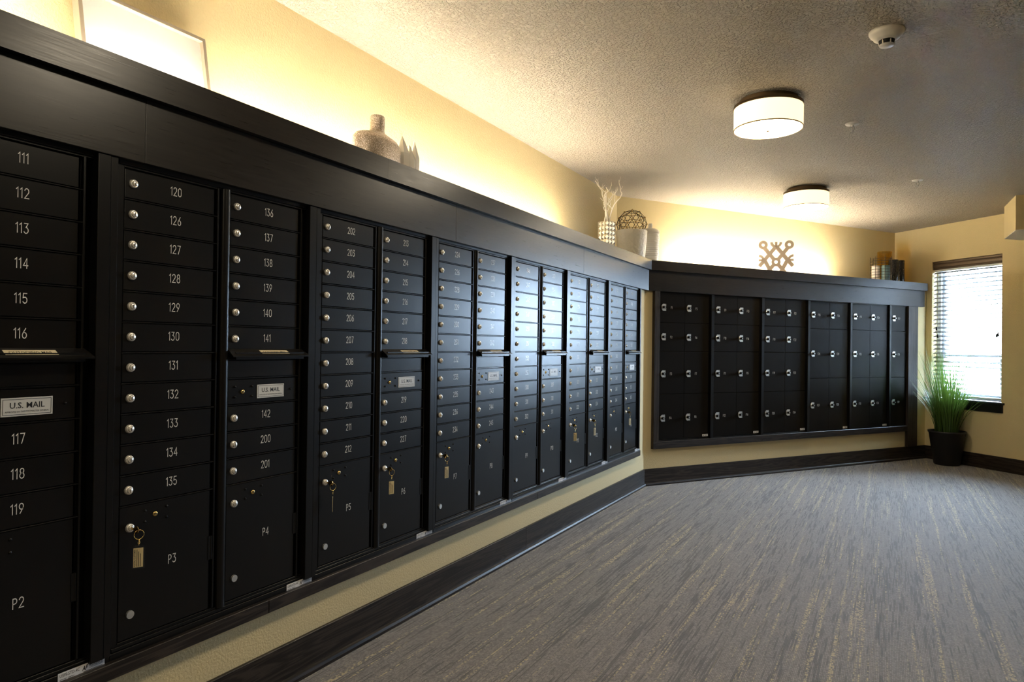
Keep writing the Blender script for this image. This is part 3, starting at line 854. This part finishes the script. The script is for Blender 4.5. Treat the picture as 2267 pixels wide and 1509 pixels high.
# ------------------------------------------------------------------ window, blind, sill
wn = structure('window_1', loc=WB, rz=RZ_WIN, label='window with white blind and black sill above the potted grass')
fr = MB(); a, b_ = -.135, -.085
for s0, s1, z0, z1 in ((WU0, WU0 + .05, WZ0, WZ1), (WU1 - .05, WU1, WZ0, WZ1), (WU0 + .05, WU1 - .05, WZ0, WZ0 + .05), (WU0 + .05, WU1 - .05, WZ1 - .05, WZ1)):
    fr.box(a, b_, s0, s1, z0, z1, ch=.004)
fr.build('window_frame', [M_VINYL], wn)
for nm, z0, z1, oo in (('upper_sash', 1.19, WZ1 - .05, -.125), ('lower_sash', WZ0 + .05, 1.225, -.105)):
    s = MB(); e = .035
    for s0, s1, q0, q1 in ((WU0 + .05, WU0 + .05 + e, z0, z1), (WU1 - .05 - e, WU1 - .05, z0, z1), (WU0 + .05 + e, WU1 - .05 - e, z0, z0 + e), (WU0 + .05 + e, WU1 - .05 - e, z1 - e, z1)):
        s.box(oo, oo + .018, s0, s1, q0, q1, ch=.003)
    so = s.build(nm, [M_VINYL], wn)
    MB().box(oo + .007, oo + .011, WU0 + .05 + e, WU1 - .05 - e, z0 + e, z1 - e).build('pane', [M_GLASS], so)
sl = MB(); sl.box(-.085, .034, .006, .949, WZ0 - .022, WZ0 - .001, ch=.004)
slo = sl.build('sill_board', [M_SILL], wn)
MB().box(0.0, .018, .043, .935, .614, WZ0 - .022, ch=.002).build('sill_apron', [M_SILL], wn)

bd = thing('window_blind', 'white horizontal slat blind with bronze valance hanging in the window', 'blind', WB + NW * -.032 + UW * .4965 + Vector((0, 0, WZ0)), RZ_WIN)
hw_ = (WU1 - WU0) / 2 - .006
pr = [(-.028, 1.485), (-.028, 1.578), (.020, 1.578), (.026, 1.572), (.026, 1.556), (.019, 1.550), (.024, 1.535), (.024, 1.510), (.019, 1.500), (.022, 1.490), (.018, 1.485)]
MB().profile(pr, -hw_, hw_).build('valance', [M_BRONZE], bd)
MB().box(-.024, .012, -hw_ + .01, hw_ - .01, 1.462, 1.4845).build('head_rail', [M_VINYL], bd)
SLP = .0490
def slat_data():
    mb = MB(); n = 6; tilt = R(26); top = []; bot = []
    for i in range(n + 1):
        q = -0.5 + i / n
        o_ = q * .050; z_ = .0022 * (1 - 4 * q * q)
        oo, zz = o_ * math.cos(tilt) + z_ * math.sin(tilt), -o_ * math.sin(tilt) + z_ * math.cos(tilt)
        top.append((oo, zz + .0011)); bot.append((oo, zz - .0011))
    mb.profile(top + bot[::-1], -hw_ + .004, hw_ - .004, smooth=False)
    return mb.data('slat', [M_SLAT])
SLAT = slat_data()
nsl = 29
for i in range(nsl):
    link('slat', SLAT, bd, (0, 0, 1.447 - i * SLP))
MB().box(-.024, .024, -hw_ + .004, hw_ - .004, .024, .042, ch=.003).build('bottom_rail', [M_VINYL], bd)
for s in (-.30, -.10, .12, .30):
    cd = MB()
    for q in (-.026, .026): cd.tube([(q, s, .03), (q, s, 1.47)], .0009, 5)
    cd.build('ladder_cord', [M_VINYL], bd)
for s, z0, nm in ((-.355, .79, 1), (-.338, .705, 2), (.375, .72, 3), (.362, .705, 4)):
    cd = MB(); cd.tube([(.031, s, z0), (.031, s, 1.48)], .0010, 5)
    co = cd.build('pull_cord', [M_VINYL], bd)
    MB().lathe([(.0005, .030), (.006, .026), (.008, .010), (.0095, -.012), (.0005, -.014)], (.031, s, z0), 10).build('tassel', [M_DARK], co)

pl = bpy.data.lights.new('window_portal', 'AREA'); pl.shape = 'RECTANGLE'; pl.size = 1.56; pl.size_y = .82; pl.cycles.is_portal = True
po = bpy.data.objects.new('window_portal', pl); COL.objects.link(po)
po.matrix_world = Matrix.Translation(WB + NW * -.16 + UW * .4965 + Vector((0, 0, 1.512))) @ Matrix(((-UW.x * 0, UW.x, -NW.x, 0), (0, UW.y, -NW.y, 0), (1, 0, 0, 0), (0, 0, 0, 1)))

# ------------------------------------------------------------------ potted grass
PB = Vector((2.525, 9.125, 0))
pg = thing('potted_grass', 'tall artificial green grass in a black tapered planter under the window', 'plant', PB)
MB().lathe([(.0001, 0), (.118, 0), (.128, .01), (.178, .352), (.186, .356), (.188, .376), (.172, .376), (.166, .345), (.160, .32), (.0001, .32)], seg=36).build('planter', [M_POT], pg)
MB().lathe([(.161, .322), (.10, .335), (.0001, .34)], seg=20).build('moss', [M_SOIL], pg)
vs, fs, tone = [], [], []
rg = random.Random(3)
for i in range(430):
    a = rg.uniform(0, 2 * math.pi); r0 = .115 * math.sqrt(rg.random()); 
    bx, by = r0 * math.cos(a), r0 * math.sin(a)
    h = rg.uniform(.48, 1.03) * (1 - .25 * (r0 / .115) * rg.random())
    lean = rg.uniform(.03, .17) + r0 * rg.uniform(.5, 1.7); a2 = a + rg.uniform(-.6, .6)
    if rg.random() < .05: lean += rg.uniform(.08, .2)
    wd = rg.uniform(.0022, .0042); n = 6; tn = rg.random()
    side = Vector((-math.sin(a2 + rg.uniform(-.9, .9)), math.cos(a2), 0)).normalized()
    b0 = len(vs)
    for k in range(n + 1):
        t = k / n
        c = Vector((bx + math.cos(a2) * lean * t ** 1.7, by + math.sin(a2) * lean * t ** 1.7, .33 + h * t - .10 * lean * t * t))
        wk = wd * (1 - t ** 2.2) + .0004
        # keep blades in front of the wall
        wp = (PB + c - WB).dot(NW)
        if wp < .035: c += NW * (.035 - wp)
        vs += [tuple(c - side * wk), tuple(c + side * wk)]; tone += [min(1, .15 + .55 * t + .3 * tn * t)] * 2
    for k in range(n): fs.append((b0 + 2 * k, b0 + 2 * k + 1, b0 + 2 * k + 3, b0 + 2 * k + 2))
me = bpy.data.meshes.new('grass_blades'); me.from_pydata(vs, [], fs); me.materials.append(M_GRASS)
at = me.attributes.new('tone', 'FLOAT', 'POINT'); at.data.foreach_set('value', tone)
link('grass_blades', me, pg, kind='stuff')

# ------------------------------------------------------------------ ceiling fixtures
def drum(x, y, lab, r=.193):
    t = thing('drum_ceiling_light', lab, 'lamp', (x, y, H), 0, 'drum lights on the ceiling')
    MB().frustum((0, 0, -.030), 2, .165, .165, .030, 40).frustum((0, 0, -.037), 2, .1945, .1945, .007, 64).build('canopy', [M_RING], t)
    zt, zb = -.036, -.172
    sh = MB().lathe([(r, zb), (r, zt)], seg=64).lathe([(r - .003, zt), (r - .003, zb)], seg=64)
    so = sh.build('shade', [M_SHADE], t)
    MB().lathe([(r + .0015, zt - .012), (r + .0015, zt + .002), (r - .004, zt + .002), (r - .004, zt - .012), (r + .0015, zt - .012)], seg=64).build('top_band', [M_RING], t)
    MB().lathe([(r + .0008, zb - .001), (r + .0008, zb + .005), (r - .004, zb + .005), (r - .004, zb - .001), (r + .0008, zb - .001)], seg=64).build('bottom_band', [simple_gold], t)
    d = MB().lathe([(r - .005, zb + .001), (r * .7, zb - .002), (r * .3, zb - .004), (.0001, zb - .005)], seg=48).build('diffuser', [M_DIFF], t)
    MB().lathe([(.0001, zb - .016), (.006, zb - .014), (.009, zb - .008), (.006, zb - .004)], seg=14).build('finial', [M_RING], t)
    return t
simple_gold = simple('gold_edge_band', (0.62, 0.44, 0.18), 0.4, 0.3)
drum(1.305, 4.30, 'lit drum ceiling light nearer the camera, larger in view')
drum(1.27, 6.83, 'lit drum ceiling light farther off, nearer the back wall')
drum(1.35, 1.77, 'added lit drum ceiling light above the camera, unseen, for fill')  # added lamp continuing the row, gives warm fill to the foreground
drum(1.38, -.76, 'added lit drum ceiling light behind the camera, unseen, for fill')  # second added lamp, never in view, there only for its light

sd = thing('smoke_detector', 'round ivory smoke detector on the ceiling at upper right', 'smoke detector', (1.919, 3.60, H))
MB().lathe([(.0001, 0), (.075, 0), (.074, -.010), (.066, -.022), (.060, -.024), (.054, -.036), (.046, -.038), (.036, -.044), (.0001, -.044)][::-1], seg=40).build('base_dish', [M_PLASTIC], sd)
MB().lathe([(.034, -.044), (.030, -.062)], seg=28).build('dark_chamber', [M_DARK], sd)
ch_ = MB().lathe([(.0001, -.070), (.028, -.070), (.031, -.067), (.031, -.062), (.0001, -.062)], seg=28)
for i in range(6):
    a = i * math.pi / 3; ch_.frustum((.031 * math.cos(a), .031 * math.sin(a), -.064), 2, .003, .003, .022, 6)
ch_.build('sensor_cap', [M_PLASTIC], sd)
def sprinkler(x, y, lab):
    t = thing('fire_sprinkler', lab, 'sprinkler', (x, y, H), 0, 'sprinklers on the ceiling')
    MB().lathe([(.0001, -.010), (.012, -.010), (.018, -.004), (.040, -.006), (.043, 0)], seg=28).build('escutcheon', [M_PLASTIC], t)
    b = MB().frustum((0, 0, -.022), 2, .009, .011, .014, 12)
    for q in (-1, 1): b.tube([(q * .009, 0, -.018), (q * .014, 0, -.032), (q * .008, 0, -.048), (0, 0, -.052)], .0024, 6)
    b.tube([(0, 0, -.02), (0, 0, -.05)], .003, 6)
    b.build('sprinkler_frame', [M_CHROME], t)
    d = MB().frustum((0, 0, -.056), 2, .005, .006, .004, 10)
    for i in range(10):
        a = i * math.pi / 5; d.add([(math.cos(a - .2) * .005, math.sin(a - .2) * .005, -.054), (math.cos(a - .16) * .016, math.sin(a - .16) * .016, -.057), (math.cos(a + .16) * .016, math.sin(a + .16) * .016, -.057), (math.cos(a + .2) * .005, math.sin(a + .2) * .005, -.054)], [(0, 1, 2, 3)])
    d.build('deflector', [M_CHROME], t)
sprinkler(1.722, 4.98, 'small fire sprinkler beside the nearer drum light')
sprinkler(2.148, 6.87, 'small fire sprinkler farther off, right of the second drum light')

# ------------------------------------------------------------------ cove light strips on the ledges
def strip(par_loc, rz, s0, s1, lab, mat=None):
    t = thing('light_strip', lab, 'light strip', par_loc, rz, 'cove light strips on the ledges')
    MB().box(-.018, .018, s0, s1, 0, .008).build('channel', [M_VINYL], t)
    MB().box(-.014, .014, s0 + .004, s1 - .004, .008, .012).build('lit_lens', [mat or M_STRIP], t)
strip((-.235, 0, CAP1), 0, -1.6, 1.2, 'warm light strip lying on the long ledge below the picture')
strip((-.235, 0, CAP1), 0, 1.22, 5.05, 'warm light strip lying along the middle of the long ledge')
strip(K + NR * -.285 + Vector((0, 0, CAP1)), RZ_BACK, .62, 2.95, 'warm light strip lying on the back ledge behind the lattice ornament', M_STRIPB)

# ------------------------------------------------------------------ ornaments on the ledges
# leaning picture
lean = math.atan2(.062, .345)
pf = thing('framed_picture', 'pale framed print leaning on the wall above the ledge at far left', 'picture', (-.283, 1.500, CAP1))
pf.rotation_euler = (0, -lean, 0)
wv, hv, bw = .236, .362, .014
fr = MB()
for s0, s1, z0, z1 in ((-wv, -wv + bw, 0, hv), (wv - bw, wv, 0, hv), (-wv + bw, wv - bw, 0, bw), (-wv + bw, wv - bw, hv - bw, hv)):
    fr.box(-.012, .020, s0, s1, z0, z1, ch=.001)
fr.build('frame', [M_FRAMEW], pf)
MB().box(-.010, .004, -wv + bw, wv - bw, bw, hv - bw).build('print', [M_PRINT], pf)

# flattened speckled bottle
bt = thing('bottle_vase', 'squat speckled silver bottle vase with short neck on the long ledge', 'vase', (-.115, 2.480, CAP1))
prof = [(.0001, 0), (.11, 0), (.148, .010), (.154, .05), (.154, .115), (.148, .142), (.130, .160), (.100, .171), (.066, .178), (.046, .186), (.038, .200), (.035, .225), (.035, .250), (.032, .259), (.026, .262), (.024, .255)]
mb = MB(); mb.lathe(prof, seg=48)
mb.v = [(x * (.42 + .50 * max(0, min(1, (z - .17) / .05))), y, z) for x, y, z in mb.v]      # flat body, round neck
mb.build('body', [M_GLIT], bt)

sk = thing('spiked_vase', 'white ceramic sculpture of jagged upright spikes beside the speckled bottle', 'ornament', (-.115, 2.708, CAP1))
for (y, wd_, h, rot) in ((-.040, .036, .222, .3), (.018, .030, .196, .9), (.055, .024, .226, .5)):
    mb = MB(); n = 6
    ring = lambda r, z, k: [(r * math.cos(rot + 2 * math.pi * i / n), y + r * math.sin(rot + 2 * math.pi * i / n), z) for i in range(n)]
    vs = ring(wd_, 0, 0) + ring(wd_ * .98, h * .62, 1) + [(0.004, y - .008, h)]
    fs = [tuple(range(n))[::-1]] + [(i, (i + 1) % n, n + (i + 1) % n, n + i) for i in range(n)] + [(n + i, n + (i + 1) % n, 2 * n) for i in range(n)]
    mb.add(vs, fs).build('spike', [M_SPIKE], sk)

# mirrored square vase with bleached branches
VX, VY, VR = -.12, 5.43, R(-22)
mv = thing('mirrored_vase', 'square mirrored vase of pyramid facets near the ledge corner', 'vase', (VX, VY, CAP1), VR)
hs, hh = .054, .262
mb = MB(); mb.box(-hs + .006, hs - .006, -hs + .006, hs - .006, 0, hh, 0)
mb.build('core', [M_MIRROR], mv)
for f in range(4):
    rot = Matrix.Rotation(f * math.pi / 2, 4, 'Z')
    fc = MB(); c = 2 * hs / 3
    for i in range(3):
        for j in range(7):
            s0, z0 = -hs + i * c, j * hh / 7; s1, z1 = s0 + c - .002, z0 + hh / 7 - .002
            p = [rot @ Vector(q) for q in ((hs - .006, s0, z0), (hs - .006, s1, z0), (hs - .006, s1, z1), (hs - .006, s0, z1), (hs + .006, (s0 + s1) / 2, (z0 + z1) / 2))]
            fc.add(p, [(0, 1, 4), (1, 2, 4), (2, 3, 4), (3, 0, 4)])
    fc.build('facet_panel', [M_MIRROR], mv)
db = thing('branch_bundle', 'bleached white coral branches standing in the mirrored vase', 'branches', (VX, VY, CAP1 + hh + .001))
rb = random.Random(31)
def branch(mb, p, d, ln, r, depth):
    pts = [p]; n = 7
    for k in range(n):
        d = (d + Vector((rb.uniform(-.34, .34), rb.uniform(-.34, .34), rb.uniform(0, .30)))).normalized()
        p = p + d * ln / n; pts.append(p)
    mb.tube(pts, r, 5, r1=r * .6)
    if depth:
        for q in range(3):
            k = rb.randint(2, n); dd = (d + Vector((rb.uniform(-1.0, 1.0), rb.uniform(-1.0, 1.0), rb.uniform(-.1, .5)))).normalized()
            branch(mb, pts[k], dd, ln * rb.uniform(.32, .50), r * .62, depth - 1)
for q in range(6):
    mb = MB(); a = q * 1.07
    branch(mb, Vector((.022 * math.cos(a), .022 * math.sin(a), 0)), Vector((.10 * math.cos(a), .13 * math.sin(a), 1)), rb.uniform(.17, .27), .0062, 2)
    mb.build('branch', [M_CORAL], db)

# textured pot with geodesic wire ball
PX, PY = -.150, 6.150
wp = thing('textured_pot', 'large round white hammered pot in the corner of the ledges', 'pot', (PX, PY, CAP1))
MB().lathe([(.0001, 0), (.112, 0), (.120, .006), (.130, .10), (.140, .24), (.143, .292), (.139, .297), (.134, .292), (.130, .24), (.120, .02), (.0001, .02)], seg=48).build('body', [M_CERAM], wp)
gb = thing('wire_sphere', 'dark geodesic wire sphere with brass beads sitting in the white pot', 'ornament', (PX, PY, CAP1 + .355))
bm = bmesh.new(); bmesh.ops.create_icosphere(bm, subdivisions=2, radius=.134)
wf, be = MB(), MB()
jr = random.Random(5)
P = {v.index: v.co + Vector((jr.uniform(-.006, .006), jr.uniform(-.006, .006), jr.uniform(-.006, .006))) for v in bm.verts}
for e in bm.edges: wf.tube([P[e.verts[0].index], P[e.verts[1].index]],   .0024, 5)
for v in bm.verts: be.ball(P[v.index], .0092, 0, 8, 5)
bm.free()
wf.build('wire_cage', [M_IRON], gb, kind='stuff'); be.build('beads', [M_BEAD], gb, kind='stuff')

rv = thing('ribbed_vase', 'tall white rippled ceramic bottle vase behind the round pot', 'vase', K + DR * .205 + NR * -.215 + Vector((0, 0, CAP1)), RZ_BACK)
prof = [(.0001, 0), (.070, 0)]
for k in range(60):
    z = .004 + .322 * k / 59
    prof.append((.074 + .012 * min(1, z / .25) + .0022 * math.sin(k * 1.9) + .001 * math.sin(k * .7), z))
prof += [(.082, .338), (.060, .352), (.030, .358), (.020, .362), (.020, .402), (.017, .404), (.014, .400)]
MB().lathe(prof, seg=36, rfun=lambda t, h: 1 + .012 * math.sin(3 * t + h * 40) + .006 * math.sin(7 * t - h * 90)).build('body', [M_RIB], rv)

# lattice ornament: crossed bars ending in rings and cups
lo_ = thing('lattice_ornament', 'taupe lattice ornament of crossed bars and rings on the back ledge', 'ornament', K + DR * 1.75 + NR * -.10 + Vector((0, 0, CAP1)), RZ_BACK - R(40))
TH = .012
def bar(p, q, wd):
    p, q = Vector(p), Vector(q); d = (q - p).normalized(); n = Vector((-d.y, d.x)) * wd / 2
    pts = [p + n, p - n, q - n, q + n]
    vs = [(-TH, a.x, a.y) for a in pts] + [(TH, a.x, a.y) for a in pts]
    return MB().add(vs, [(0, 1, 2, 3), (7, 6, 5, 4)] + [((i + 1) % 4, i, 4 + i, 4 + (i + 1) % 4) for i in range(4)])
def annulus(c, r0, r1, a0=0, a1=360, n=28):
    full = (a1 - a0) >= 360; vs = []; fs = []; m = n if full else n + 1
    for i in range(m):
        a = R(a0 + (a1 - a0) * i / n)
        for o_ in (-TH, TH):
            for r in (r0, r1): vs.append((o_, c[0] + r * math.cos(a), c[1] + r * math.sin(a)))
    for i in range(n):
        j = (i + 1) % m
        a, b2 = 4 * i, 4 * j
        fs += [(a, a + 1, b2 + 1, b2), (a + 2, b2 + 2, b2 + 3, a + 3), (a, b2, b2 + 2, a + 2), (a + 1, a + 3, b2 + 3, b2 + 1)]
    if not full: fs += [(0, 2, 3, 1), (4 * n, 4 * n + 1, 4 * n + 3, 4 * n + 2)]
    return MB().add(vs, fs)
LW = .038
LN = 0
for p, q in (((-.125, .290), (-.022, .158)), ((.022, .102), (.105, .000)), ((.125, .290), (.022, .158)), ((-.022, .102), (-.105, .000)),
             ((-.120, .165), (-.035, .000)), ((.120, .165), (.035, .000)), ((.006, .285), (.165, .085)), ((-.006, .285), (-.165, .085))):
    m_ = bar(p, q, LW); LN += 1
    m_.v = [(v[0] * (1 - .018 * LN), v[1], v[2]) for v in m_.v]; m_.build('bar', [M_LATT], lo_)
for c in ((-.128, .308), (.128, .308), (.0, .130)):
    annulus(c, .017, .045).build('ring', [M_LATT], lo_)
for c, a0, a1 in (((0, .335), 180, 360), ((-.170, .150), -90, 90), ((.170, .150), 90, 270)):
    annulus(c, .034, .058, a0, a1, 16).build('cup', [M_LATT], lo_)
bar((0, .27), (0, .338), .022).build('prong', [M_LATT], lo_)
bar((-.172, .15), (-.105, .15), .022).build('prong', [M_LATT], lo_)
bar((.105, .15), (.172, .15), .022).build('prong', [M_LATT], lo_)

# candles in a wire cage, amber jar, dark cylinders
CP = K + DR * 3.455 + NR * -.115 + Vector((0, 0, CAP1))
cg = thing('wire_candle_cage', 'round black wire cage holder on the back ledge by the window', 'candle holder', CP, RZ_BACK)
rc = .112
MB().lathe([(.0001, 0), (rc, 0), (rc + .006, .006), (rc, .012), (.0001, .012)], seg=32).build('tray', [M_CHROME], cg)
for k in range(9):
    z = .03 + k * .031
    MB().tube([(rc * math.cos(2 * math.pi * i / 32), rc * math.sin(2 * math.pi * i / 32), z) for i in range(32)], .0024, 5, closed=True).build('hoop', [M_IRON], cg)
for k in range(7):
    a = 2 * math.pi * k / 7 + .3
    MB().tube([(rc * math.cos(a), rc * math.sin(a), .01), (rc * math.cos(a), rc * math.sin(a), .30)], .0030, 6).build('upright', [M_IRON], cg)
toC = Vector((1.93, 0, 0)) - Vector((CP.x, CP.y, 0)); toC.normalize(); sideC = Vector((-toC.y, toC.x, 0))
for nm, q, m, lab in (('pillar_candle', .052, M_WAXW, 'white pillar candle inside the wire cage'), ('pillar_candle', -.048, M_WAXT, 'teal pillar candle inside the wire cage')):
    pc = thing(nm, lab, 'candle', CP + sideC * -q * -1 * -1 + toC * .02 + Vector((0, 0, .0125)))
    MB().lathe([(.0001, 0), (.043, 0), (.044, .004), (.044, .183), (.041, .188), (.010, .184), (.0001, .184)], seg=28).build('wax', [m], pc)
    MB().tube([(0, 0, .183), (.001, 0, .196)], .0012, 5).build('wick', [M_INK], pc)
aj = thing('amber_jar', 'tall amber glass jar behind the wire candle cage', 'jar', K + DR * 3.80 + NR * -.31 + Vector((0, 0, CAP1)), RZ_BACK)
MB().lathe([(.0001, 0), (.076, 0), (.080, .006)] + [(.080 + .001 * math.sin(k * 2.1), .01 + k * .0115) for k in range(35)] + [(.076, .412), (.075, .012), (.0001, .010)], seg=32).build('body', [M_AMBER], aj)
for (s, o_, r, h, lab) in ((3.725, -.145, .052, .290, 'dark speckled cylinder vase, left of the pair at the ledge end'), (3.945, -.205, .042, .305, 'slim dark speckled cylinder vase at the ledge end, nearest the window wall')):
    dv = thing('cylinder_vase', lab, 'vase', K + DR * s + NR * o_ + Vector((0, 0, CAP1)), RZ_BACK, 'dark cylinder vases')
    MB().lathe([(.0001, 0), (r, 0), (r + .001, .004), (r + .001, h - .003), (r - .002, h), (r - .006, h - .003), (r - .006, .01), (.0001, .008)], seg=28).build('body', [M_DKSP], dv)
